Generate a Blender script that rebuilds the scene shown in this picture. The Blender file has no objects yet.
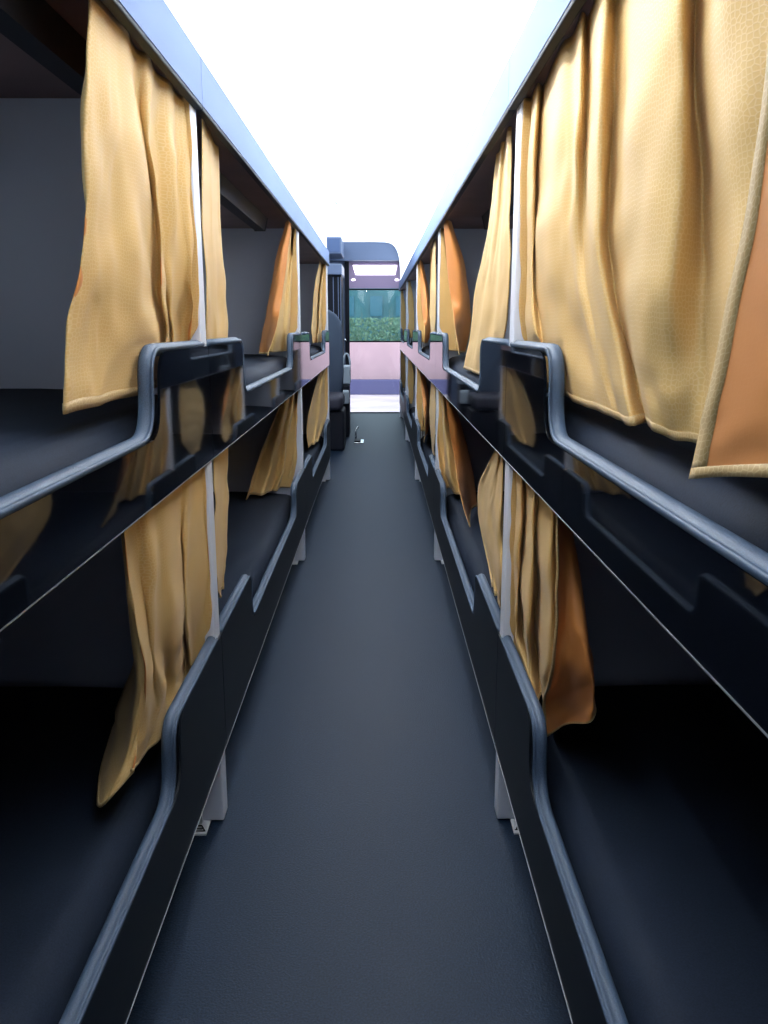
import bpy, bmesh, math, random
from mathutils import Vector, noise
random.seed(4)
PI = math.pi
COL = bpy.context.scene.collection
H = 1.08                     # eye height above the bus floor
XL, XR = -0.34, 0.26         # aisle faces of the two rows of berths
F = 830.0                    # focal length in pixels
TH = math.atan(186 / F)      # camera pitch
ST, CT = math.sin(TH), math.cos(TH)
P = [-0.42, 1.68, 3.78, 5.88, 7.98, 10.08]   # post positions along the aisle
U = 0.34
ZV = H + 0.40                # underside of the valances
YF = 10.57                   # front of the bus

# ------------------------------------------------------------------ materials
def new_mat(name):
    m = bpy.data.materials.new(name); m.use_nodes = True
    nt = m.node_tree; b = nt.nodes['Principled BSDF']
    return m, nt, b

def mat(name, col, rough=0.5, metal=0.0, spec=0.5, noise_scale=0, noise_amt=0.0, bump=0.0, coat=0.0, col2=None, detail=4):
    m, nt, b = new_mat(name)
    b.inputs['Roughness'].default_value = rough
    b.inputs['Metallic'].default_value = metal
    b.inputs['Specular IOR Level'].default_value = spec
    b.inputs['Coat Weight'].default_value = coat
    b.inputs['Coat Roughness'].default_value = 0.03
    c = (*col, 1)
    if noise_scale:
        tc = nt.nodes.new('ShaderNodeTexCoord'); n = nt.nodes.new('ShaderNodeTexNoise')
        n.inputs['Scale'].default_value = noise_scale; n.inputs['Detail'].default_value = detail
        nt.links.new(tc.outputs['Object'], n.inputs['Vector'])
        r = nt.nodes.new('ShaderNodeValToRGB')
        r.color_ramp.elements[0].position = 0.3; r.color_ramp.elements[1].position = 0.72
        d = col2 if col2 else tuple(min(1, v * (1 + noise_amt)) for v in col)
        a = tuple(v * (1 - noise_amt) for v in col) if not col2 else col
        r.color_ramp.elements[0].color = (*a, 1); r.color_ramp.elements[1].color = (*d, 1)
        nt.links.new(n.outputs['Fac'], r.inputs['Fac']); nt.links.new(r.outputs['Color'], b.inputs['Base Color'])
        if bump:
            bp = nt.nodes.new('ShaderNodeBump'); bp.inputs['Strength'].default_value = bump; bp.inputs['Distance'].default_value = 0.002
            nt.links.new(n.outputs['Fac'], bp.inputs['Height']); nt.links.new(bp.outputs['Normal'], b.inputs['Normal'])
    else:
        b.inputs['Base Color'].default_value = c
    return m

def emit(name, col, s):
    m, nt, b = new_mat(name)
    b.inputs['Base Color'].default_value = (0.8, 0.8, 0.8, 1)
    b.inputs['Emission Color'].default_value = (*col, 1)
    b.inputs['Emission Strength'].default_value = s
    return m

def cloth_mat(name, col, line, trans, bump=0.4):
    m, nt, b = new_mat(name)
    uv = nt.nodes.new('ShaderNodeUVMap'); uv.uv_map = 'UVMap'
    v = nt.nodes.new('ShaderNodeTexVoronoi'); v.feature = 'DISTANCE_TO_EDGE'; v.voronoi_dimensions = '2D'
    v.inputs['Scale'].default_value = 185; v.inputs['Randomness'].default_value = 0.65
    nt.links.new(uv.outputs['UV'], v.inputs['Vector'])
    r = nt.nodes.new('ShaderNodeValToRGB')
    r.color_ramp.elements[0].position = 0.02; r.color_ramp.elements[0].color = (*line, 1)
    r.color_ramp.elements[1].position = 0.16; r.color_ramp.elements[1].color = (*col, 1)
    nt.links.new(v.outputs['Distance'], r.inputs['Fac'])
    n = nt.nodes.new('ShaderNodeTexNoise'); n.inputs['Scale'].default_value = 9; n.inputs['Detail'].default_value = 3
    nt.links.new(uv.outputs['UV'], n.inputs['Vector'])
    mx = nt.nodes.new('ShaderNodeMix'); mx.data_type = 'RGBA'; mx.blend_type = 'MULTIPLY'
    mx.inputs['Factor'].default_value = 0.25
    nt.links.new(r.outputs['Color'], mx.inputs['A']); nt.links.new(n.outputs['Fac'], mx.inputs['B'])
    nt.links.new(mx.outputs['Result'], b.inputs['Base Color'])
    b.inputs['Roughness'].default_value = 0.55
    b.inputs['Sheen Weight'].default_value = 0.08
    b.inputs['Specular IOR Level'].default_value = 0.35
    bp = nt.nodes.new('ShaderNodeBump'); bp.inputs['Strength'].default_value = bump; bp.inputs['Distance'].default_value = 0.0012; bp.invert = True
    rr = nt.nodes.new('ShaderNodeMath'); rr.operation = 'MINIMUM'; rr.inputs[1].default_value = 0.2
    nt.links.new(v.outputs['Distance'], rr.inputs[0]); nt.links.new(rr.outputs[0], bp.inputs['Height'])
    nt.links.new(bp.outputs['Normal'], b.inputs['Normal'])
    t = nt.nodes.new('ShaderNodeBsdfTranslucent'); t.inputs['Color'].default_value = (*trans, 1)
    ms = nt.nodes.new('ShaderNodeMixShader'); ms.inputs['Fac'].default_value = 0.15
    out = nt.nodes['Material Output']
    nt.links.new(b.outputs[0], ms.inputs[1]); nt.links.new(t.outputs[0], ms.inputs[2]); nt.links.new(ms.outputs[0], out.inputs['Surface'])
    return m

M = {}
M['gloss'] = mat('black_gloss_laminate', (0.003, 0.004, 0.007), 0.035, spec=0.42)
M['satin'] = mat('black_satin_laminate', (0.006, 0.009, 0.014), 0.45, spec=0.2)
M['trim'] = mat('grey_rubber_edging', (0.047, 0.075, 0.122), 0.5, spec=0.3, noise_scale=900, noise_amt=0.35, bump=0.25)
M['alu'] = mat('aluminium_edge', (0.75, 0.76, 0.8), 0.3, metal=0.9)
M['deck'] = mat('berth_underside', (0.02, 0.022, 0.03), 0.6)
M['leather'] = mat('black_leatherette', (0.011, 0.018, 0.034), 0.7, spec=0.13, noise_scale=420, noise_amt=0.3, bump=0.15)
M['post'] = mat('white_painted_steel', (0.70, 0.74, 0.84), 0.35)
M['partition'] = mat('grey_partition_board', (0.43, 0.45, 0.53), 0.5, noise_scale=3, noise_amt=0.05)
M['valance'] = mat('grey_blue_painted_panel', (0.125, 0.185, 0.34), 0.6, spec=0.12, noise_scale=2, noise_amt=0.06)
M['rail'] = mat('black_rubber_rail', (0.012, 0.016, 0.026), 0.6, spec=0.15)
M['bunkceil'] = mat('brown_lining_board', (0.15, 0.095, 0.10), 0.6, noise_scale=6, noise_amt=0.15)
M['dark'] = mat('black_plastic', (0.010, 0.012, 0.020), 0.55, spec=0.2)
M['floor'] = mat('dark_blue_vinyl', (0.003, 0.009, 0.021), 0.5, spec=0.2, noise_scale=260, bump=0.5, col2=(0.010, 0.026, 0.056), detail=8)
M['white'] = mat('white_lining', (0.8, 0.82, 0.86), 0.5)
M['seat'] = mat('blue_grey_seat_fabric', (0.05, 0.075, 0.12), 0.7, noise_scale=300, noise_amt=0.25, bump=0.2)
M['seat_side'] = mat('seat_cushion_fabric', (0.035, 0.035, 0.055), 0.7)
M['pale'] = mat('pale_grey_plastic', (0.5, 0.58, 0.66), 0.4)
M['bluegrey'] = mat('blue_grey_panel', (0.16, 0.22, 0.36), 0.4)
M['chrome'] = mat('steel', (0.7, 0.72, 0.75), 0.25, metal=1.0)
M['mauve'] = mat('mauve_panel', (0.46, 0.34, 0.54), 0.35)
M['cloth'] = cloth_mat('yellow_honeycomb_fabric', (0.75, 0.48, 0.165), (0.82, 0.58, 0.27), (0.85, 0.45, 0.13))
M['lining'] = cloth_mat('orange_fabric_reverse', (0.66, 0.25, 0.06), (0.665, 0.258, 0.065), (0.85, 0.4, 0.1), 0.08)
M['hem'] = cloth_mat('hem_fabric', (0.50, 0.33, 0.13), (0.62, 0.45, 0.22), (0.6, 0.3, 0.1))
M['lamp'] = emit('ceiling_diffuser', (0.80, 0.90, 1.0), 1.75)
M['tube'] = emit('added_fill_strip', (0.96, 0.98, 1.0), 60)  # for the added strip that brightens the right side
M['reflect_glow'] = emit('ceiling_reflection_glow', (1, 0.97, 1.0), 4)  # glow standing in for the ceiling light mirrored in the windscreen

# ------------------------------------------------------------------ helpers
def obj(name, bm, m, parent=None, smooth=False, mats=None, kind=None):
    me = bpy.data.meshes.new(name)
    bmesh.ops.recalc_face_normals(bm, faces=bm.faces) if mats is None else None
    bm.to_mesh(me); bm.free()
    for x in (mats or [m]): me.materials.append(x)
    if smooth:
        for p in me.polygons: p.use_smooth = True
    o = bpy.data.objects.new(name, me); COL.objects.link(o)
    if parent: o.parent = parent; o.matrix_parent_inverse = parent.matrix_world.inverted()
    if kind: o['kind'] = kind
    return o

def thing(name, label, cat, loc=(0, 0, 0), group=None):
    o = bpy.data.objects.new(name, None); COL.objects.link(o)
    o.empty_display_size = 0.05
    o.location = loc; o.matrix_world.translation = Vector(loc)
    o['label'] = label; o['category'] = cat
    if group: o['group'] = group
    return o

def tag(o, label, cat, group=None, kind=None):
    o['label'] = label; o['category'] = cat
    if group: o['group'] = group
    if kind: o['kind'] = kind
    return o

def box(bm, x0, x1, y0, y1, z0, z1, bev=0.0, seg=2):
    x0, x1 = sorted((x0, x1)); y0, y1 = sorted((y0, y1)); z0, z1 = sorted((z0, z1))
    vs = [bm.verts.new((x, y, z)) for x in (x0, x1) for y in (y0, y1) for z in (z0, z1)]
    q = [(0, 1, 3, 2), (4, 6, 7, 5), (0, 4, 5, 1), (2, 3, 7, 6), (0, 2, 6, 4), (1, 5, 7, 3)]
    fs = [bm.faces.new([vs[i] for i in f]) for f in q]
    if bev:
        es = list({e for f in fs for e in f.edges})
        bmesh.ops.bevel(bm, geom=es, offset=bev, segments=seg, profile=0.5, affect='EDGES')
    return bm

def bx(*a, **k): return box(bmesh.new(), *a, **k)

def tube(bm, pts, r, seg=10, cap=True):
    pts = [Vector(p) for p in pts]; rings = []
    for i, p in enumerate(pts):
        d = (pts[min(i + 1, len(pts) - 1)] - pts[max(i - 1, 0)]).normalized()
        a = d.cross(Vector((0, 0, 1)))
        if a.length < 1e-3: a = d.cross(Vector((0, 1, 0)))
        a.normalize(); b = d.cross(a)
        rings.append([bm.verts.new(p + a * math.cos(t) * r + b * math.sin(t) * r) for t in [2 * PI * k / seg for k in range(seg)]])
    for i in range(len(rings) - 1):
        for k in range(seg):
            bm.faces.new([rings[i][k], rings[i][(k + 1) % seg], rings[i + 1][(k + 1) % seg], rings[i + 1][k]])
    if cap:
        bm.faces.new(rings[0]); bm.faces.new(rings[-1])
    return bm

def prism_x(poly, x0, x1):
    bm = bmesh.new()
    a = [bm.verts.new((x0, y, z)) for y, z in poly]; b = [bm.verts.new((x1, y, z)) for y, z in poly]
    bm.faces.new(a); bm.faces.new(b)
    n = len(poly)
    for i in range(n): bm.faces.new([a[i], a[(i + 1) % n], b[(i + 1) % n], b[i]])
    return bm

def prism_y(poly, y0, y1):
    bm = bmesh.new()
    a = [bm.verts.new((x, y0, z)) for x, z in poly]; b = [bm.verts.new((x, y1, z)) for x, z in poly]
    bm.faces.new(a); bm.faces.new(b)
    n = len(poly)
    for i in range(n): bm.faces.new([a[i], a[(i + 1) % n], b[(i + 1) % n], b[i]])
    return bm

def rounded(corners, radii, n=8):
    """open polyline with its inner corners rounded"""
    out = [Vector(corners[0])]
    for i in range(1, len(corners) - 1):
        p = Vector(corners[i]); a = (Vector(corners[i - 1]) - p); b = (Vector(corners[i + 1]) - p)
        r = radii[i]
        if r <= 0: out.append(p); continue
        a.normalize(); b.normalize()
        s = p + a * r; e = p + b * r
        for k in range(n + 1):
            t = k / n
            out.append(s * (1 - t) ** 2 + p * 2 * t * (1 - t) + e * t * t)
    out.append(Vector(corners[-1]))
    return out

# ------------------------------------------------------------------ the setting
def structure(name, bm, m, **k):
    return obj(name, bm, m, kind='structure', **k)

YB = -0.62
structure('floor', bx(-1.08, 1.0, YB, YF + 0.03, -0.06, 0), M['floor'])
WZ0, WZ1 = H - 0.04, H + 0.36
ADDED_WIN = [(-0.34, 1.5), (1.9, 3.6), (4.0, 5.7), (6.1, 7.8), (8.2, 9.9)]  # unseen side windows, added so daylight reaches the partitions
for nm, xa, xb in (('wall_left', -1.12, -1.08), ('wall_right', 1.0, 1.04)):
    bm = bmesh.new(); box(bm, xa, xb, YB, YF + 0.03, -0.06, WZ0); box(bm, xa, xb, YB, YF + 0.03, WZ1, 2.3)
    e = YB
    for a, b in ADDED_WIN + [(YF + 0.03, 0)]:
        box(bm, xa, xb, e, a, WZ0, WZ1); e = b
    structure(nm, bm, M['partition'])
structure('wall_back', bx(-1.12, 1.04, YB - 0.04, YB, -0.06, 2.3), M['partition'])
structure('ceiling', bx(-1.12, 1.04, YB, YF + 0.03, 2.24, 2.3), M['white'])
# arched backlit ceiling above the aisle
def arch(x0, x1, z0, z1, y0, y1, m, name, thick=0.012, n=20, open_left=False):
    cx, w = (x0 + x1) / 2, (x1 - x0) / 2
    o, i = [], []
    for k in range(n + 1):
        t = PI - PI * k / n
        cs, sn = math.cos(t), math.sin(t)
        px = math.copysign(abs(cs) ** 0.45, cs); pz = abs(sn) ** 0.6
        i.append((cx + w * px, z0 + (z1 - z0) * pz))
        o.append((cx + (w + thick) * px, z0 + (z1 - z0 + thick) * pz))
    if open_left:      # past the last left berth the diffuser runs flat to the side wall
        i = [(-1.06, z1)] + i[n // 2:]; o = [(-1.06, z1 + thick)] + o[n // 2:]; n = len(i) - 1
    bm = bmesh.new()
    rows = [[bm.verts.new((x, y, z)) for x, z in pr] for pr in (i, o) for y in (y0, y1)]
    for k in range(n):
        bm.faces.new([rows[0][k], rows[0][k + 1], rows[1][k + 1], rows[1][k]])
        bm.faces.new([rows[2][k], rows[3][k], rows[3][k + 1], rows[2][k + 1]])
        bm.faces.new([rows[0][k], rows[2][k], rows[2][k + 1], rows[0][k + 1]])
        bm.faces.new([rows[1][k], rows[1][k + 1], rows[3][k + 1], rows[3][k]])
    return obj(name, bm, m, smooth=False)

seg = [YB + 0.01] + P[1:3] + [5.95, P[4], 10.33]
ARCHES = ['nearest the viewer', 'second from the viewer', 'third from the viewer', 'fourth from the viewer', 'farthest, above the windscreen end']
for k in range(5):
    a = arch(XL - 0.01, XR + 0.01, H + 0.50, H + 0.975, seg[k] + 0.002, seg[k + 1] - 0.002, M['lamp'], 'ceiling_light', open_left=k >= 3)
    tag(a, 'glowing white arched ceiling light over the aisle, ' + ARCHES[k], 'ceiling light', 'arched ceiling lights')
    if k > 2: continue
    obj('fill_strip_shield', prism_y([(-0.285, H + 0.79), (-0.262, H + 0.785), (-0.262, H + 0.86), (-0.285, H + 0.86)], seg[k] + 0.1, seg[k + 1] - (0.1 if k < 4 else 0.99)), M['white'], a)  # added shield, keeps the strip off the left valance
    obj('fill_strip', prism_y([(-0.2615, H + 0.790), (-0.2595, H + 0.790), (-0.2595, H + 0.857), (-0.2615, H + 0.857)], max(0.75, seg[k] + 0.11), seg[k + 1] - (0.11 if k < 4 else 1.0)), M['tube'], a)  # added strip facing right, makes the right curtains brighter than the left

# side ceilings over the upper berths
ZC = H + 0.412
structure('ceiling_left', bx(-1.08, XL - 0.016, YB, P[3] + 0.03, ZC, ZC + 0.04), M['bunkceil'])
structure('ceiling_right', bx(XR + 0.012, 1.0, YB, P[5] + 0.02, ZC, ZC + 0.04), M['bunkceil'])

# ------------------------------------------------------------------ berths
def contour(y0, y1, zr, zl, rise=0.43, fall=0.385, rc=0.05, rv=0.06, e0=True, e1=True):
    c = [(y0, zr), (y0 + rise, zr), (y0 + rise - 0.012, zl), (y1 - fall - 0.012, zl), (y1 - fall, zr), (y1, zr)]
    r = [0, rc, rv, rv, rc, 0]
    return rounded(c, r)

PROF = [(0.001, -0.004), (0.0018, -0.0005), (0.0005, 0.002), (-0.002, 0.0022), (-0.004, 0.0), (-0.006, 0.003),
        (-0.010, 0.0058), (-0.015, 0.0065), (-0.020, 0.005), (-0.0225, 0.001), (-0.023, -0.014), (-0.010, -0.014)]

def trim_mesh(path, X, side):
    bm = bmesh.new(); rings = []
    n = len(path)
    for i, p in enumerate(path):
        d = (path[min(i + 1, n - 1)] - path[max(i - 1, 0)]).normalized()
        nn = Vector((-d.y, d.x))
        rings.append([bm.verts.new((X - side * a, p.x + nn.x * b, p.y + nn.y * b)) for a, b in PROF])
    m = len(PROF)
    for i in range(n - 1):
        for k in range(m):
            bm.faces.new([rings[i][k], rings[i][(k + 1) % m], rings[i + 1][(k + 1) % m], rings[i + 1][k]])
    bm.faces.new(rings[0]); bm.faces.new(rings[-1])
    return bm

ORD = ['nearest the viewer', 'second along the aisle', 'third along the aisle', 'fourth along the aisle', 'fifth along the aisle']
SN = {-1: 'left', 1: 'right'}

def berth(side, k, level):
    X = XL if side < 0 else XR
    ya, yb = P[k] + 0.02, P[k + 1] + 0.02
    if level == 'upper':
        zr, zl, zb = H - 0.08 * U, H - 0.465 * U, H - 0.795 * U
    else:
        zr, zl, zb = H - 1.88 * U, H - 2.25 * U, H - 2.70 * U
    t = thing('sleeping_berth', f'glossy black {level} sleeping berth front on the {SN[side]} of the aisle, {ORD[k]}', 'berth', (X, (ya + yb) / 2, zb), f'{level} berths on the {SN[side]}')
    path = contour(ya + 0.002, yb - 0.002, zr - 0.012, zl - 0.012)
    poly = [(p.x, p.y) for p in path] + [(yb - 0.002, zb + 0.004), (ya + 0.002, zb + 0.004)]
    obj('front_panel', prism_x(poly, X, X + side * 0.004), M['gloss'] if level == 'upper' else M['satin'], t)
    # edging stops clear of the posts
    full = contour(ya + 0.012, yb - 0.044, zr - 0.006, zl - 0.006, rise=0.43)
    full = [Vector((min(max(p.x, ya + 0.012), yb - 0.044), p.y)) for p in full]
    obj('edge_trim', trim_mesh(full, X, side), M['trim'], t, smooth=True)
    obj('edge_strip', bx(X - side * 0.0006, X + side * 0.004, ya + 0.002, yb - 0.002, zb + 0.0022, zb + 0.0036), M['alu'], t)
    xo = -1.07 if side < 0 else 0.99
    if level == 'upper':
        obj('deck', bx(X + side * 0.009, xo, ya + 0.012, yb - 0.075, zb + 0.006, zb + 0.03), M['deck'], t)
    else:
        obj('deck', bx(X + side * 0.009, xo, ya + 0.012, yb - 0.075, zb + 0.02, zb + 0.05), M['deck'], t)
    # mattress
    zt = H - 0.118 if level == 'upper' else H - 0.738
    z0 = zb + 0.031 if level == 'upper' else zb + 0.051
    bm = bmesh.new()
    x_in, w = X + side * 0.034, abs(xo - X) - 0.04
    prof = []
    R = 0.055
    for q in range(9):
        a = PI / 2 * q / 8
        prof.append((x_in + side * (R - R * math.cos(a)), zt - 0.012 - R + R * math.sin(a)))
    prof += [(x_in + side * 0.15, zt - 0.004), (x_in + side * 0.28, zt), (xo - side * 0.03, zt), (xo - side * 0.01, zt - 0.03), (xo - side * 0.01, z0), (x_in, z0)]
    obj('mattress', prism_y(prof, ya + 0.012, yb - 0.076), M['leather'], smooth=False)
    mo = bpy.data.objects[[o.name for o in COL.objects if o.name.startswith('mattress')][-1]]
    return t

def finish_mattress(o, side, k, level):
    tag(o, f'black leatherette mattress on the {level} berth, {SN[side]} of the aisle, {ORD[k]}', 'mattress', f'{level} mattresses on the {SN[side]}')
    for p in o.data.polygons: p.use_smooth = len(p.vertices) == 4
    return o

def post(side, k):
    X = XL if side < 0 else XR
    x0, x1 = X + side * 0.0048, X + side * 0.052
    y0, y1 = P[k] - 0.022, P[k] + 0.028
    near = k == 1
    t = thing('bunk_post', f'white square steel post between the {SN[side]} berths, ' + ['', 'first', 'second', 'third', 'fourth', 'fifth'][k] + ' from the viewer', 'post', (X, P[k], 0), f'posts on the {SN[side]}')
    bm = bmesh.new(); box(bm, x0, x1, y0, y1, 0.004, ZC - 0.001, bev=0.003)
    obj('upright', bm, M['post'], t)
    bm = bmesh.new(); box(bm, x0 + side * 0.03, x0 + side * 0.068, y0 - 0.05, y0 + 0.03, 0.0, 0.004)
    box(bm, x0 + side * 0.046, x0 + side * 0.05, y0 - 0.012, y0 - 0.0005, 0.004, 0.16)
    fp = obj('foot_plate', bm, M['white'], t)
    if near:
        # small sticker with a dark bell-shaped mark
        sx = x0 + side * 0.049; sy = y0 - 0.03
        bm = bmesh.new()
        tube(bm, [(sx - 0.012, sy - 0.008, 0.0055), (sx - 0.005, sy + 0.008, 0.0055), (sx + 0.004, sy + 0.009, 0.0055), (sx + 0.013, sy - 0.008, 0.0055)], 0.0016, 6)
        tube(bm, [(sx - 0.007, sy - 0.003, 0.0055), (sx + 0.008, sy - 0.003, 0.0055)], 0.0014, 6)
        tube(bm, [(sx - 0.016, sy - 0.011, 0.0055), (sx + 0.016, sy - 0.011, 0.0055)], 0.001, 6)
        s = obj('printed_mark', bm, M['dark'], fp); s['label'] = 'small dark printed mark'
    return t

def partition(side, k):
    X = XL if side < 0 else XR
    xo = -1.075 if side < 0 else 0.995
    y = P[k]
    lab = ['', 'first', 'second', 'third', 'fourth', 'fifth'][k]
    z0, z1, z2, z3 = H - 0.795 * U + 0.004, ZC - 0.001, H - 2.70 * U, H - 0.795 * U - 0.0
    t = obj('bunk_partition', bx(X + side * 0.057, xo, y - 0.01, y + 0.01, H - 2.7 * U + 0.003, ZC - 0.001), M['partition'])
    tag(t, f'plain grey partition board between the {SN[side]} berths, at the {lab} post', 'partition', f'partitions on the {SN[side]}')

def valance(side, k):
    X = (-0.330 if side < 0 else 0.247)
    ya, yb = P[k] + 0.02, P[k + 1] + 0.02
    if k == 0: ya = YB + 0.01
    zt = H + 0.498
    t = thing('valance_panel', f'grey blue valance panel above the {SN[side]} upper berth, {ORD[k]}', 'valance', (X, (ya + yb) / 2, ZV), f'valances on the {SN[side]}')
    s = side
    poly = [(X, ZV + 0.006), (X, zt - 0.006), (X + s * 0.004, zt), (X + s * 0.018, zt), (X + s * 0.018, ZV + 0.006)]
    obj('face_panel', prism_y(poly, ya + 0.0015, yb - 0.0015), M['valance'], t)
    bm = bmesh.new(); box(bm, X + s * 0.0005, X + s * 0.0165, ya + 0.002, yb - 0.002, ZV - 0.002, ZV + 0.006, bev=0.002)
    obj('curtain_rail', bm, M['rail'], t)

for side, nb in ((-1, 3), (1, 5)):
    for k in range(nb):
        for level in ('upper', 'lower'):
            berth(side, k, level)
            mo = [o for o in COL.objects if o.name.startswith('mattress') and 'label' not in o][0]
            finish_mattress(mo, side, k, level)
        valance(side, k)
    for k in range(1, nb + 1):
        post(side, k); partition(side, k)

# dark box-section ducts under the berth ceilings
for side, k, ya, yb in ((-1, 0, -0.3, 1.66), (-1, 1, 1.70, 3.42), (1, 1, 1.70, 3.35)):
    s = side; xx = 0.43 if s < 0 else 0.40
    t = thing('air_duct', f'narrow black duct under the ceiling of the {SN[side]} upper berth, {ORD[k]}', 'duct', (s * xx, ya, ZC - 0.05))
    obj('duct_body', prism_y([(s * xx, ZC - 0.001), (s * (xx + 0.012), ZC - 0.048), (s * (xx + 0.05), ZC - 0.048), (s * (xx + 0.06), ZC - 0.001)], ya, yb - 0.01), M['dark'], t)
    obj('end_cap', prism_y([(s * (xx - 0.002), ZC - 0.001), (s * (xx + 0.010), ZC - 0.05), (s * (xx + 0.052), ZC - 0.05), (s * (xx + 0.062), ZC - 0.001)], yb - 0.01, yb), M['deck'], t)

# ------------------------------------------------------------------ curtains
def at(px, X, Z):
    d = X * F / (px - 378.0)
    return Vector((X, (d + Z * ST) / CT, H + Z))

def cr(a, b, c, d, t):
    return 0.5 * ((2 * b) + (c - a) * t + (2 * a - 5 * b + 4 * c - d) * t * t + (3 * b - a - 3 * c + d) * t ** 3)

def sample(L, s):
    n = len(L) - 1
    i = min(int(s), n - 1); t = s - i
    g = lambda j: L[min(max(j, 0), n)]
    a = g(i - 1) if i > 0 else g(0) * 2 - g(1)
    d = g(i + 2) if i + 2 <= n else g(n) * 2 - g(n - 1)
    return cr(a, g(i), g(i + 1), d, t)

def curtain(label, zs, cols, zb=None, nu=None, nv=46, hem=True, group=None, wr=0.0035, seed=0, thick=0.0016, flip=False, side=0):
    """cols: for each fold line, its column on the photo's axis at every height and its distance X from the aisle's centre line"""
    R, C = len(zs), len(cols)
    grid = []
    for r in range(R):
        row = []
        for c, (pxs, Xs) in enumerate(cols):
            px = pxs[r] if isinstance(pxs, (list, tuple)) else pxs
            X = Xs[r] if isinstance(Xs, (list, tuple)) else Xs
            Z = zs[r]
            if zb is not None: Z = zs[0] + (Z - zs[0]) * (zb[c] - zs[0]) / (zs[-1] - zs[0])
            row.append(at(px, X, Z))
        grid.append(row)
    nu = nu or (C - 1) * 9
    pts = []
    for j in range(nv + 1):
        s = j / nv * (R - 1)
        colv = [sample([grid[r][c] for r in range(R)], s) for c in range(C)]
        line = [sample(colv, i / nu * (C - 1)) for i in range(nu + 1)]
        pts.append(line)
    # small wrinkles
    for j in range(nv + 1):
        for i in range(nu + 1):
            p = pts[j][i]
            q = Vector((seed * 7.3 + i / nu * C * 0.6, j / nv * 3.2, seed))
            w = noise.noise(q) * wr + noise.noise(q * 2.7) * wr * 0.5
            f = min(1, j / nv * 4)
            pts[j][i] = p + Vector((w * f, w * f * 0.8, noise.noise(q * 1.3 + Vector((9, 2, 1))) * wr * 0.5 * f))
    # cloth stays clear of the posts and hangs behind the raised berth fronts
    sd_ = 1 if pts[0][0].x > 0 else -1
    face = abs(XR if sd_ > 0 else XL)
    kp = {1: 1, 2: -1, 3: 2, 4: 3, 5: 1, 6: -1, 7: 2, 8: 3, 9: 1, 10: -1, 11: 2, 12: -2, 13: 3, 14: 4, 15: 5, 16: 1, 17: -1, 18: 2, 19: -2, 20: 3, 21: 4, 22: 5}[seed]
    beyond = kp < 0; kp = abs(kp)
    for j in range(nv + 1):
        for i in range(nu + 1):
            p = pts[j][i]; ax = abs(p.x)
            top = H - 0.08 * U if p.z > H - 0.2 else H - 1.88 * U
            if abs(p.y - P[kp]) < 0.45 and p.z < top + 0.03:
                ax = max(ax, face + lerp(0.006, 0.0265, min(1, (top + 0.03 - p.z) / 0.03)))
            ax = max(ax, face + 0.0035)
            if beyond: p.y = max(p.y, P[kp] + 0.031)
            else: p.y = min(p.y, P[kp] - 0.0255)
            p.x = sd_ * ax
    root = thing('curtain', label, 'curtain', (pts[0][nu // 2].x, pts[0][nu // 2].y, pts[0][nu // 2].z), group)
    def sheet(j0, j1, i0, i1, m1, m2, th, name, off=0.0):
        bm = bmesh.new(); uvl = bm.loops.layers.uv.new('UVMap')
        us = [0.0]
        mid = pts[nv // 2]
        for i in range(nu): us.append(us[-1] + (mid[i + 1] - mid[i]).length)
        V = {}
        for j in range(j0, j1 + 1):
            for i in range(i0, i1 + 1): V[j, i] = bm.verts.new(pts[j][i])
        for j in range(j0, j1):
            for i in range(i0, i1):
                idx = [(j, i), (j, i + 1), (j + 1, i + 1), (j + 1, i)]
                if flip: idx.reverse()
                f = bm.faces.new([V[a] for a in idx])
                for l, (jj, ii) in zip(f.loops, idx): l[uvl].uv = (us[ii] + seed * 0.37, pts[jj][0].z)
                f.smooth = True
        o = obj(name, bm, None, root, mats=[m1, m2, m1], smooth=True)
        sd = o.modifiers.new('thickness', 'SOLIDIFY'); sd.thickness = th; sd.offset = off
        sd.material_offset = 1; sd.material_offset_rim = 2; sd.use_quality_normals = True
        return o
    sheet(0, nv, 0, nu, M['cloth'], M['lining'], thick, 'fabric')
    if hem:
        h = max(1, int(nv * hem)) if hem is not True else 1
        sheet(nv - h, nv, 0, nu, M['hem'], M['hem'], thick + 0.0022, 'bottom_hem')
    if side > 0: sheet(0, nv - 2, nu - side, nu, M['hem'], M['hem'], thick + 0.002, 'side_hem')
    if side < 0: sheet(0, nv - 2, 0, -side, M['hem'], M['hem'], thick + 0.002, 'side_hem')
    return root, pts, sheet, nu, nv

def lerp(a, b, t): return a + (b - a) * t

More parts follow.
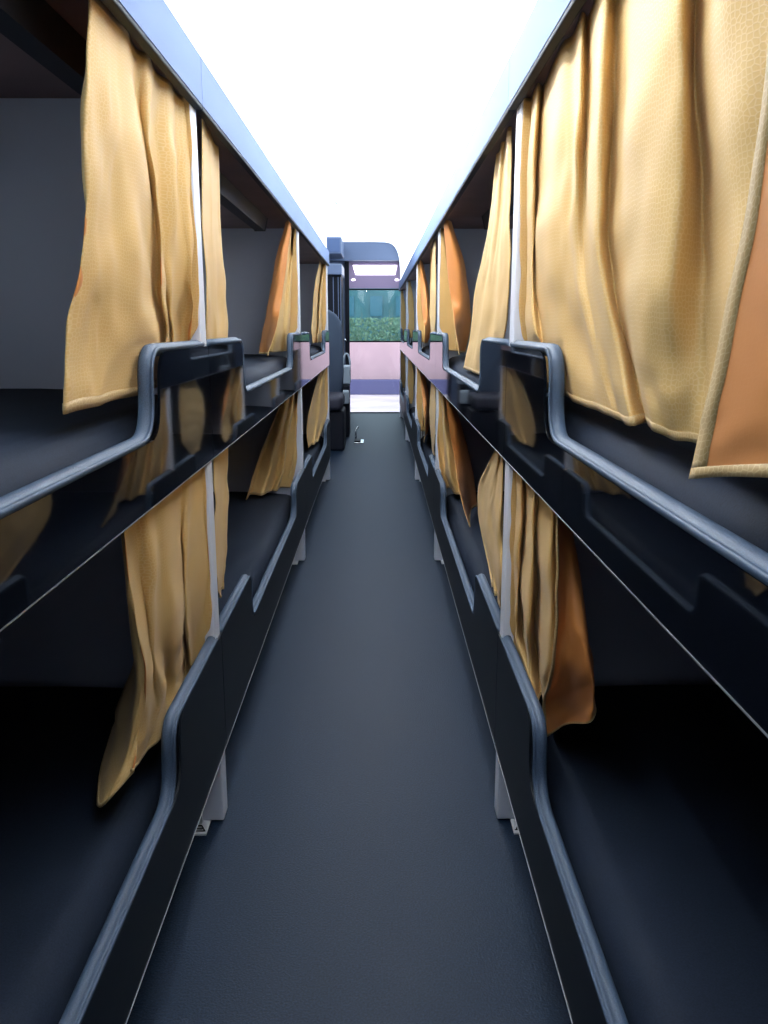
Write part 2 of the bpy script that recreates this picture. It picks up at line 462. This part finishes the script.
def gathered(label, zs, near, nearX, pst, pstX, n, amp, seed, group=None, hem=True, flip=False, zb=None, flap=0):
    """fold columns between the free edge and the post"""
    rnd = random.Random(seed); cols = []
    R = len(zs)
    for i in range(n + 1):
        f = i / n
        j = (rnd.random() - 0.5) * 0.5 / n if 0 < i < n else 0
        px, xs = [], []
        ak = 0.35 + 1.0 * rnd.random(); j *= 1.6
        for r in range(R):
            a, b = near[r], pst[r]; xa, xb = nearX[r], pstX[r]
            ff = f + j * (0.6 + 0.5 * r / R)
            px.append(lerp(a, b, ff))
            s = 1 if xb > 0 else -1
            am = amp * ak * (1.0 - 0.2 * r / (R - 1)) * (0.75 + 0.5 * rnd.random())
            xs.append(lerp(xa, xb, ff) + (s * am if i % 2 else 0))
        cols.append((px, xs))
    if flap:
        s = 1 if pstX[0] > 0 else -1
        ed = ([lerp(near[r], pst[r], flap * (0.55 + 0.45 * math.sin(PI * (0.25 + r / R)))) for r in range(R)],
              [lerp(nearX[r], pstX[r], flap) - s * 0.022 for r in range(R)])
        md = ([lerp(near[r], pst[r], flap * 0.4) for r in range(R)], [lerp(nearX[r], pstX[r], flap * 0.4) - s * 0.016 for r in range(R)])
        cols = [ed, md] + cols
    return curtain(label, zs, cols, seed=seed, group=group, hem=hem, flip=flip, zb=zb, nu=(len(cols) - 1) * 9, wr=0.006)

UZ = [0.409, 0.25, 0.10, -0.02, -0.108]
LZ = [-0.272, -0.40, -0.52, -0.63, -0.725]
GU = {-1: 'curtains of the left upper berths', 1: 'curtains of the right upper berths'}
GL = {-1: 'curtains of the left lower berths', 1: 'curtains of the right lower berths'}

# left upper, near side of the first post
curtain('wide yellow curtain before the first left post, upper berth, edge flaring over the mattress', [0.409, 0.28, 0.12, -0.0, -0.104], [
    ([94, 93, 95, 84, 74], [-0.375, -0.375, -0.38, -0.39, -0.395]),
    ([91, 87, 84, 73, 65], [-0.362, -0.362, -0.367, -0.376, -0.382]),
    ([103, 101, 98, 92, 85], [-0.358, -0.36, -0.362, -0.378, -0.386]),
    ([116, 117, 117, 112, 108], [-0.358, -0.356, -0.36, -0.37, -0.378]),
    ([128, 134, 140, 143, 138], [-0.356, -0.350, -0.350, -0.360, -0.374]),
    ([136, 144, 154, 160, 156], [-0.366, -0.370, -0.372, -0.380, -0.388]),
    ([149, 153, 160, 164, 164], [-0.356, -0.355, -0.360, -0.366, -0.375]),
    ([157, 159, 163, 166, 167], [-0.366, -0.368, -0.372, -0.384, -0.39]),
    ([170, 172, 174, 176, 176], [-0.357, -0.354, -0.360, -0.366, -0.375]),
    ([176, 177, 180, 181, 181], [-0.362, -0.364, -0.368, -0.382, -0.388]),
    ([187, 188, 190, 190, 190], [-0.354, -0.351, -0.353, -0.361, -0.373]),
    ([192, 192, 193, 193, 192], [-0.354, -0.355, -0.358, -0.372, -0.380]),
    ([198.5, 197.5, 197, 196.5, 194], [-0.347, -0.347, -0.348, -0.353, -0.373]),
], seed=1, nv=60, group=GU[-1], hem=0.034, flip=True, wr=0.011)
gathered('narrow yellow curtain hanging just beyond the first left post, upper berth', UZ,
         [219, 222, 226, 228, 225], [-0.372, -0.378, -0.378, -0.378, -0.385], [203, 203, 204, 205, 206], [-0.352, -0.352, -0.352, -0.356, -0.372], 4, 0.012, 2, GU[-1])
gathered('orange gathered curtain before the second left post, upper berth, swung inward', UZ,
         [286, 276, 268, 263, 259], [-0.375, -0.41, -0.44, -0.46, -0.475], [301, 301, 301, 300, 299], [-0.352, -0.352, -0.352, -0.358, -0.375], 6, 0.013, 3, GU[-1], flip=True, flap=0.45)
gathered('small orange curtain at the far end of the left upper berths', UZ,
         [320, 315, 313, 312, 313], [-0.372, -0.40, -0.41, -0.41, -0.41], [330, 329.8, 329.5, 328, 322], [-0.352, -0.352, -0.355, -0.36, -0.375], 4, 0.012, 4, GU[-1], flip=True)
# left lower
curtain('long tan curtain, first left post, lower berth, bottom corner turned out on the mattress', [-0.272, -0.40, -0.54, -0.64, -0.705], [
    ([131, 137, 139, 118, 116], [-0.385, -0.385, -0.42, -0.45, -0.47]),
    ([121, 128, 138, 122, 96], [-0.37, -0.372, -0.378, -0.40, -0.435]),
    ([123, 131, 142.3, 141, 129], [-0.361, -0.361, -0.363, -0.373, -0.384]),
    ([125, 133, 143.8, 145, 133], [-0.36, -0.36, -0.362, -0.371, -0.380]),
    ([133, 141, 150, 152, 145], [-0.372, -0.372, -0.372, -0.38, -0.386]),
    ([146, 152, 158, 162, 158], [-0.358, -0.358, -0.362, -0.374, -0.380]),
    ([154, 159, 164, 168, 166], [-0.362, -0.366, -0.370, -0.386, -0.386]),
    ([168, 171, 175, 178, 177], [-0.358, -0.357, -0.362, -0.374, -0.378]),
    ([180, 180, 182, 184, 184], [-0.366, -0.374, -0.378, -0.392, -0.39]),
    ([189, 187, 187, 189, 190], [-0.360, -0.360, -0.364, -0.374, -0.378]),
    ([193, 191, 190, 193, 193], [-0.364, -0.366, -0.370, -0.384, -0.384]),
    ([203, 205, 207, 205, 203], [-0.355, -0.354, -0.356, -0.366, -0.376]),
    ([209, 214, 216, 214, 210], [-0.350, -0.350, -0.351, -0.358, -0.374]),
], zb=[-0.70, -0.722, -0.675, -0.672, -0.69, -0.70, -0.70, -0.70, -0.70, -0.70, -0.70, -0.70, -0.70], seed=5, nv=60, group=GL[-1], hem=0.03, flip=True, wr=0.008)
gathered('thin strip of tan curtain just beyond the first left post, lower berth', [-0.272, -0.36, -0.45, -0.55, -0.62],
         [228, 228, 227, 226, 224], [-0.372] * 5, [214, 214, 215, 217, 219], [-0.352, -0.352, -0.352, -0.356, -0.372], 2, 0.006, 6, GL[-1])
gathered('crumpled tan curtain before the second left post, lower berth, pulled toward the partition', LZ,
         [283, 272, 262, 254, 246], [-0.385, -0.44, -0.50, -0.54, -0.565], [302, 302, 302, 301, 297], [-0.352, -0.352, -0.352, -0.358, -0.385], 7, 0.02, 7, GL[-1], flip=True)
gathered('tan curtain before the last left post, lower berth', LZ,
         [321, 314, 309, 307, 309], [-0.375, -0.40, -0.42, -0.43, -0.42], [329, 329, 329, 326, 318], [-0.352, -0.352, -0.353, -0.36, -0.385], 4, 0.014, 8, GL[-1], flip=True)

# right upper, the large near curtain with its free edge folded back over the front
curtain('large pale yellow honeycomb curtain closing the nearest right upper berth, edge folded back', [0.409, 0.25, 0.10, -0.03, -0.118], [
    ([518, 516, 516, 518, 524], [0.269, 0.269, 0.270, 0.278, 0.292]),
    ([527, 525, 522, 526, 534], [0.288, 0.290, 0.294, 0.300, 0.308]),
    ([538, 534, 529, 536, 546], [0.277, 0.273, 0.271, 0.279, 0.295]),
    ([545, 540, 537, 548, 560], [0.290, 0.288, 0.288, 0.298, 0.308]),
    ([562, 557, 552, 560, 576], [0.275, 0.272, 0.274, 0.284, 0.300]),
    ([574, 573, 570, 580, 592], [0.282, 0.280, 0.284, 0.292, 0.302]),
    ([583, 580, 577, 590, 606], [0.274, 0.274, 0.278, 0.284, 0.292]),
    ([590, 588, 588, 604, 626], [0.286, 0.286, 0.286, 0.292, 0.302]),
    ([606, 603, 600, 616, 634], [0.272, 0.268, 0.268, 0.278, 0.288]),
    ([622, 616, 612, 628, 650], [0.292, 0.286, 0.286, 0.296, 0.312]),
    ([650, 640, 636, 640, 654], [0.278, 0.268, 0.267, 0.272, 0.282]),
    ([684, 680, 676, 672, 676], [0.284, 0.276, 0.274, 0.282, 0.294]),
    ([698, 700, 704, 708, 700], [0.308, 0.308, 0.308, 0.306, 0.300]),
    ([735, 730, 735, 738, 735], [0.286, 0.284, 0.284, 0.288, 0.292]),
    ([790, 790, 790, 790, 790], [0.300, 0.300, 0.300, 0.300, 0.300]),
    ([880, 880, 870, 865, 860], [0.300, 0.300, 0.298, 0.298, 0.298]),
    ([905, 905, 890, 880, 875], [0.280, 0.280, 0.278, 0.278, 0.278]),
    ([850, 840, 815, 790, 770], [0.268, 0.266, 0.264, 0.266, 0.266]),
    ([800, 782, 748, 712, 690], [0.270, 0.264, 0.260, 0.262, 0.264]),
], zb=[-0.112] * 8 + [-0.108, -0.108, -0.104, -0.110, -0.108, -0.108, -0.108, -0.09, -0.085, -0.098, -0.127], seed=9, nv=70, group=GU[1], hem=0.03, wr=0.009, flip=True, side=2)
gathered('pale yellow curtain just beyond the first right post, upper berth, hanging to the mattress', [0.409, 0.25, 0.10, -0.02, -0.142],
         [497, 488, 476, 470, 464], [0.290, 0.295, 0.30, 0.298, 0.295], [512, 511, 510, 505, 492], [0.272, 0.272, 0.272, 0.278, 0.292], 5, 0.013, 10, GU[1], flip=True)
gathered('orange curtain before the second right post, upper berth, bunched inward in shade', UZ,
         [452, 464, 470, 470, 465], [0.30, 0.35, 0.38, 0.385, 0.37], [435, 434, 434, 436, 441], [0.272, 0.272, 0.272, 0.278, 0.298], 6, 0.014, 11, GU[1], flap=0.55)
gathered('slim light curtain just beyond the second right post, upper berth', UZ,
         [431, 430, 429.5, 430, 432], [0.285, 0.29, 0.29, 0.29, 0.295], [436, 436, 436, 435.5, 435], [0.272, 0.272, 0.272, 0.276, 0.292], 3, 0.01, 12, GU[1], flip=True)
gathered('two-tone orange curtain before the third right post, upper berth', UZ,
         [423, 428, 431, 432, 428], [0.30, 0.33, 0.34, 0.345, 0.33], [415, 414, 413, 412.5, 413], [0.272, 0.272, 0.272, 0.278, 0.292], 4, 0.013, 13, GU[1], flap=0.5)
gathered('small curtain before the fourth right post, upper berth', UZ,
         [410, 413, 414, 413, 411], [0.30, 0.33, 0.34, 0.34, 0.33], [405.5, 405, 404.6, 405, 406], [0.272, 0.272, 0.272, 0.278, 0.292], 3, 0.012, 14, GU[1])
gathered('farthest brown curtain at the windscreen end, right upper berth', UZ,
         [403, 404.5, 405, 404.5, 403.5], [0.29, 0.32, 0.33, 0.33, 0.32], [400.8, 400.6, 400.5, 401, 401.5], [0.272, 0.272, 0.272, 0.278, 0.292], 2, 0.012, 15, GU[1])
# right lower
curtain('long tan curtain, first right post, lower berth, folded edge showing orange reverse', [-0.272, -0.40, -0.54, -0.64, -0.705], [
    ([510, 508, 505, 507, 516], [0.273, 0.272, 0.272, 0.284, 0.296]),
    ([514, 512, 510, 514, 522], [0.282, 0.286, 0.290, 0.298, 0.306]),
    ([521, 519, 516, 519, 528], [0.276, 0.276, 0.276, 0.290, 0.298]),
    ([526, 524, 521, 524, 533], [0.286, 0.291, 0.296, 0.304, 0.31]),
    ([534, 532, 529, 530, 538], [0.276, 0.276, 0.278, 0.290, 0.300]),
    ([540, 538, 535, 536, 542], [0.286, 0.292, 0.298, 0.306, 0.314]),
    ([553, 551, 546, 541, 546], [0.282, 0.282, 0.284, 0.292, 0.304]),
    ([558, 560, 565, 568, 568], [0.305, 0.308, 0.312, 0.318, 0.325]),
    ([566, 576, 588, 592, 592], [0.310, 0.322, 0.335, 0.345, 0.350]),
    ([565, 574, 588, 593, 593], [0.300, 0.311, 0.323, 0.333, 0.338]),
    ([560, 564, 568, 566, 566], [0.287, 0.293, 0.300, 0.308, 0.316]),
    ([557, 557, 551, 542, 546], [0.276, 0.276, 0.277, 0.286, 0.297]),
], zb=[-0.69, -0.69, -0.69, -0.69, -0.69, -0.69, -0.70, -0.635, -0.603, -0.605, -0.655, -0.71], seed=16, nv=60, group=GL[1], hem=0.025, wr=0.009, flip=True, side=1)
gathered('leaf-shaped tan curtain just beyond the first right post, lower berth', [-0.272, -0.38, -0.47, -0.56, -0.66],
         [498, 486, 479, 479, 492], [0.285, 0.295, 0.30, 0.30, 0.295], [504, 503, 502, 502, 501], [0.272, 0.272, 0.272, 0.274, 0.292], 5, 0.018, 17, GL[1], flip=True)
gathered('tan curtain before the second right post, lower berth, swept inward in shade', LZ,
         [452, 461, 469, 474, 477], [0.30, 0.34, 0.38, 0.40, 0.41], [438, 438, 438, 440, 446], [0.272, 0.272, 0.272, 0.280, 0.31], 6, 0.014, 18, GL[1], flap=0.5)
gathered('slim tan curtain just beyond the second right post, lower berth', [-0.272, -0.38, -0.47, -0.56, -0.66],
         [432, 430.5, 430, 430, 432], [0.285, 0.29, 0.29, 0.29, 0.295], [435.5, 435.5, 435, 435, 435], [0.272, 0.272, 0.272, 0.276, 0.292], 3, 0.008, 19, GL[1], flip=True)
gathered('tan curtain before the third right post, lower berth', LZ,
         [422, 427, 430, 430, 426], [0.30, 0.33, 0.345, 0.345, 0.33], [415, 415, 415, 416, 418], [0.272, 0.272, 0.272, 0.28, 0.30], 4, 0.014, 20, GL[1], flap=0.45)
gathered('small tan curtain before the fourth right post, lower berth', LZ,
         [410, 413, 414, 413, 412], [0.30, 0.33, 0.34, 0.34, 0.33], [405.5, 405.5, 405.5, 406, 407], [0.272, 0.272, 0.272, 0.28, 0.295], 3, 0.012, 21, GL[1])
gathered('farthest small tan curtain at the windscreen end, right lower berth', LZ,
         [403, 404.5, 405, 404.5, 404], [0.29, 0.32, 0.33, 0.33, 0.32], [400.9, 400.9, 401, 401.5, 402], [0.272, 0.272, 0.272, 0.28, 0.295], 2, 0.012, 22, GL[1])

# ------------------------------------------------------------------ front of the bus
def zat(y, Y):                 # height of an image row at distance Y
    a = (512 - y) / F
    return H + Y * (a * CT - ST) / (CT + a * ST)
WX0, WX1 = -0.352, 0.285
z_top, z_head, z_mid = zat(262, YF), zat(289.5, YF), zat(341.5, YF)
bm = bmesh.new()
box(bm, -1.08, WX0 - 0.05, YF, YF + 0.04, -0.06, 2.24); box(bm, WX1 + 0.02, 1.0, YF, YF + 0.04, -0.06, 2.24)
box(bm, WX0 - 0.05, WX1 + 0.02, YF + 0.0, YF + 0.04, H + 0.98, 2.24)
box(bm, WX0 + 0.001, WX1, YF, YF + 0.03, z_top, H + 0.98)
structure('wall_front', bm, M['bluegrey'])
structure('trim_1', bx(-1.07, WX1 + 0.02, YF - 0.2, YF - 0.001, z_top + 0.004, H + 0.99), M['bluegrey'])
w = bpy.data.objects.new('window_1', None); COL.objects.link(w); w['kind'] = 'structure'
w.location = (0, YF, 0); bpy.context.view_layer.update()
bm = bmesh.new()
box(bm, WX0 - 0.05, WX0, YF - 0.05, YF + 0.04, 0.0, H + 0.98)
box(bm, WX1 + 0.001, WX1 + 0.02, YF - 0.03, YF + 0.04, 0.0, H + 0.98)
box(bm, WX0, WX1, YF - 0.01, YF + 0.03, z_mid - 0.009, z_mid + 0.009)
box(bm, WX0, WX1, YF - 0.01, YF + 0.03, z_head - 0.008, z_head + 0.008)
box(bm, WX0, WX1, YF - 0.01, YF + 0.03, 0.0, 0.012)
obj('window_frame', bm, M['dark'], w)
gm = bpy.data.materials.new('clear_glass'); gm.use_nodes = True
nt = gm.node_tree; nt.nodes.clear()
o_ = nt.nodes.new('ShaderNodeOutputMaterial'); tr = nt.nodes.new('ShaderNodeBsdfTransparent'); gl = nt.nodes.new('ShaderNodeBsdfGlossy')
gl.inputs['Roughness'].default_value = 0.02; tr.inputs['Color'].default_value = (0.93, 0.97, 0.96, 1)
fr = nt.nodes.new('ShaderNodeFresnel'); fr.inputs['IOR'].default_value = 1.45; mx = nt.nodes.new('ShaderNodeMixShader')
nt.links.new(fr.outputs[0], mx.inputs[0]); nt.links.new(tr.outputs[0], mx.inputs[1]); nt.links.new(gl.outputs[0], mx.inputs[2]); nt.links.new(mx.outputs[0], o_.inputs[0])
obj('window_pane', bx(WX0 + 0.001, WX1 - 0.001, YF + 0.008, YF + 0.014, 0.013, z_head - 0.009), gm, w)

n_ = 2  # side windows out of view, added to brighten the upper berths
for xa, xb in ((-1.12, -1.08), (1.0, 1.04)):
    for a, b in ADDED_WIN:
        w2 = bpy.data.objects.new('window_%d' % n_, None); COL.objects.link(w2); w2['kind'] = 'structure'; n_ += 1
        w2.location = (xa, a, WZ0); bpy.context.view_layer.update()
        bm = bmesh.new()
        for q in ((a, a + 0.03, WZ0, WZ1), (b - 0.03, b, WZ0, WZ1), (a + 0.03, b - 0.03, WZ0, WZ0 + 0.03), (a + 0.03, b - 0.03, WZ1 - 0.03, WZ1)):
            box(bm, xa + 0.002, xb - 0.002, q[0] + 0.0005, q[1] - 0.0005, q[2] + 0.0005, q[3] - 0.0005)
        obj('window_frame', bm, M['dark'], w2)
        obj('window_pane', bx(xa + 0.017, xa + 0.021, a + 0.03, b - 0.03, WZ0 + 0.03, WZ1 - 0.03), gm, w2)

# mauve header standing for the tinted windscreen top, ceiling-light reflection added as glowing shapes
t = thing('overhead_header', 'mauve header panel for the tinted windscreen top, ceiling light reflection made as glowing shapes', 'header panel', (0, YF, z_head))
obj('header_body', bx(WX0 + 0.003, WX1 - 0.003, YF - 0.03, YF - 0.012, z_head + 0.012, z_top + 0.002), M['mauve'], t)
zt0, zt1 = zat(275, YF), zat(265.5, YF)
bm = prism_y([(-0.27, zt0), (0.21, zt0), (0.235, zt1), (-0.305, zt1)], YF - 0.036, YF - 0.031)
obj('reflection_patch', bm, M['reflect_glow'], t)
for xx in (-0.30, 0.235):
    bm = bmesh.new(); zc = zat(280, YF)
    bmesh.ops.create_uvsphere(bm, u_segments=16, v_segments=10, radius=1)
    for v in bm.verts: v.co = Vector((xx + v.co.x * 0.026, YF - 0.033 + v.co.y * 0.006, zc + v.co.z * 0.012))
    obj('reflection_spot', bm, M['reflect_glow'], t, smooth=True)

# tall black cabinet on the left before the windscreen
t = thing('tall_cabinet', 'tall black cabinet with a blue grey top behind the folding seat, left of the aisle', 'cabinet', (-0.6, 8.7, 0))
obj('body', bx(-1.07, -0.372, 8.72, 9.3, 0, zat(275, 8.7)), M['dark'], t)
obj('top_box', bx(-1.07, -0.362, 8.66, 9.3, zat(275, 8.7) + 0.001, zat(264, 8.7), bev=0.008), M['bluegrey'], t)
for xx in (-0.455, -0.405, -0.380):
    obj('door_edge', bx(xx, xx + 0.007, 8.712, 8.72, 0.45, zat(277, 8.7)), M['bluegrey'], t)
t = thing('overhead_locker', 'small blue grey locker hung under the ceiling at the left front corner', 'locker', (-0.6, 9.9, H + 0.7))
obj('body', bx(-1.07, -0.40, 9.6, 10.3, H + 0.78, H + 0.96, bev=0.01), M['bluegrey'], t)
obj('locker_door', bx(-0.62, -0.42, 9.592, 9.599, H + 0.80, H + 0.94, bev=0.002), M['valance'], t)

# passenger seat facing the aisle's rear
def pad(x0, x1, y0, y1, z0, z1, bev, bend=0):
    bm = bmesh.new(); box(bm, x0, x1, y0, y1, z0, z1, bev=bev, seg=5)
    return bm
t = thing('crew_seat', 'blue grey upholstered seat with rounded high back, left side beyond the berths', 'seat', (-0.54, 7.6, 0))
def rounded_back(x0, x1, z0, z1, y, th):
    cx, hw = (x0 + x1) / 2, (x1 - x0) / 2
    pts = [(x0 + 0.01, z0), (x0, z0 + 0.2), (x0 + 0.01, z1 - 0.22)]
    for k in range(9):
        a = PI - PI * k / 8
        pts.append((cx + (hw - 0.01) * math.copysign(abs(math.cos(a)) ** 0.8, math.cos(a)), z1 - 0.19 + 0.19 * math.sin(a)))
    pts += [(x1 - 0.01, z1 - 0.22), (x1, z0 + 0.2), (x1 - 0.01, z0)]
    bm = prism_y(pts, y, y + th)
    es = [e for e in bm.edges if abs(e.verts[0].co.y - e.verts[1].co.y) < 1e-6]
    bmesh.ops.bevel(bm, geom=es, offset=0.03, segments=4, profile=0.5, affect='EDGES')
    return bm
obj('backrest', rounded_back(-0.78, -0.318, 0.46, zat(308, 7.75), 7.72, 0.13), M['seat'], t, smooth=True)
obj('seat_cushion', pad(-0.79, -0.305, 7.22, 7.74, 0.36, 0.49, 0.05), M['seat_side'], t, smooth=True)
obj('seat_base', bx(-0.74, -0.30, 7.30, 7.72, 0.0, 0.355, bev=0.015), M['dark'], t)
bm = bmesh.new(); tube(bm, [(-0.315, 7.8, 0.95), (-0.30, 7.8, 0.955), (-0.296, 7.8, 0.94)], 0.01, 8)
obj('recliner_knob', bm, M['chrome'], t, smooth=True)

# pale console with curved grab handle
t = thing('driver_console', 'pale plastic console with a curved white grab handle beside the seat', 'console', (-0.36, 8.3, 0))
obj('body', bx(-0.42, -0.283, 8.2, 8.5, 0, 0.52, bev=0.02), M['dark'], t)
obj('side_tray', bx(-0.40, -0.279, 8.10, 8.19, 0.34, 0.47, bev=0.02), M['pale'], t)
obj('upper_tray', bx(-0.345, -0.272, 8.22, 8.45, 0.521, 0.70, bev=0.015), M['pale'], t)
bm = bmesh.new()
tube(bm, [(-0.345 + 0.035 * (1 - math.cos(a)) , 8.33, 0.70 + 0.115 * math.sin(a)) for a in [PI * k / 12 for k in range(13)]], 0.009, 8)
obj('grab_handle', bm, M['pale'], t, smooth=True)

# floor fitting near the front
t = thing('floor_bracket', 'small steel bracket plate on the floor beside the seat', 'bracket', (-0.2, 8.0, 0))
y0 = 7.75
obj('plate', bx(-0.225, -0.135, y0, y0 + 0.22, 0.0, 0.012, bev=0.002), M['chrome'], t)
obj('recess_cover', bx(-0.222, -0.165, y0 + 0.03, y0 + 0.19, 0.0125, 0.024, bev=0.002), M['dark'], t)
bm = bmesh.new(); tube(bm, [(-0.215, y0 + 0.25, 0.012), (-0.215, y0 + 0.26, 0.10), (-0.19, y0 + 0.27, 0.13)], 0.008, 8)
obj('catch', bm, M['chrome'], t, smooth=True)

# ------------------------------------------------------------------ outside, beyond the windscreen
GZ = H - 2.1
structure('ground', bx(-14, 14, YF + 0.5, 60, GZ - 0.1, GZ), mat('pink_paving', (0.70, 0.52, 0.55), 0.6, noise_scale=0.8, noise_amt=0.25, detail=6))
tag(obj('kerb_wall', bx(-12, 12, 26.2, 26.6, GZ, zat(380, 26.2), bev=0.02), mat('violet_plinth', (0.10, 0.09, 0.20), 0.6)), 'low violet kerb wall beyond the windscreen', 'kerb')
tag(obj('boundary_wall', bx(-12, 12, 27, 27.3, GZ, zat(341.5, 27), bev=0.02), mat('pink_plaster', (0.64, 0.39, 0.41), 0.7, noise_scale=1.2, noise_amt=0.08)), 'pink plaster boundary wall beyond the windscreen', 'wall')
bm = bmesh.new()
for i in range(9000):
    x = random.uniform(-3.2, 3.2); z = random.uniform(GZ + 0.6, zat(318, 29)); y = 29 + random.uniform(0, 0.6)
    a = random.uniform(0, 6.28); s = random.uniform(0.03, 0.07)
    c = Vector((x, y, z)); d1 = Vector((math.cos(a), random.uniform(-.5, .5), math.sin(a))) * s; d2 = Vector((-math.sin(a), random.uniform(-.5, .5), math.cos(a))) * s * 0.5
    f = [bm.verts.new(c - d1), bm.verts.new(c + d2), bm.verts.new(c + d1), bm.verts.new(c - d2)]
    bm.faces.new(f)
tag(obj('hedge', bm, mat('hedge_leaves', (0.13, 0.25, 0.15), 0.6, noise_scale=3, noise_amt=0.15)), 'green clipped hedge behind the pink wall', 'hedge', kind='stuff')
t = thing('teal_building', 'teal green building far beyond the hedge', 'building', (0, 40, GZ))
obj('wall', bx(-12, 12, 38, 44, GZ, zat(262, 38)), mat('teal_render', (0.035, 0.14, 0.15), 0.6, noise_scale=0.7, noise_amt=0.2), t)
for xx in (-1.6, -0.35, 0.8):
    obj('window', bx(xx, xx + 0.55, 37.94, 37.998, zat(316, 38), zat(296, 38)), mat('dark_teal_glass', (0.03, 0.14, 0.18), 0.2), t)

# ------------------------------------------------------------------ light
sc = bpy.context.scene
wd = bpy.data.worlds.new('sky'); sc.world = wd; wd.use_nodes = True
bg = wd.node_tree.nodes['Background']; bg.inputs['Color'].default_value = (0.66, 0.81, 1.0, 1); bg.inputs['Strength'].default_value = 2.6
sl = bpy.data.lights.new('sun', 'SUN'); sl.energy = 0.5; sl.angle = 0.02; sl.color = (1, 0.96, 0.93)
so = bpy.data.objects.new('sun', sl); COL.objects.link(so)
so.rotation_euler = Vector((0.25, 0.8, -0.75)).to_track_quat('-Z', 'Y').to_euler()

# ------------------------------------------------------------------ camera
cam = bpy.data.cameras.new('camera'); co = bpy.data.objects.new('camera', cam); COL.objects.link(co)
cam.sensor_fit = 'VERTICAL'; cam.sensor_height = 24.0; cam.lens = 24.0 * F / 1024.0
cam.clip_start = 0.02; cam.clip_end = 200
co.location = (0, 0, H)
yaw = math.atan(6 / F)
co.rotation_euler = (PI / 2 - TH, 0, -yaw)
sc.camera = co
sc.view_settings.view_transform = 'Standard'; sc.view_settings.look = 'None'
sc.view_settings.exposure = 0.0; sc.view_settings.gamma = 1.0; sc.view_settings.use_curve_mapping = False
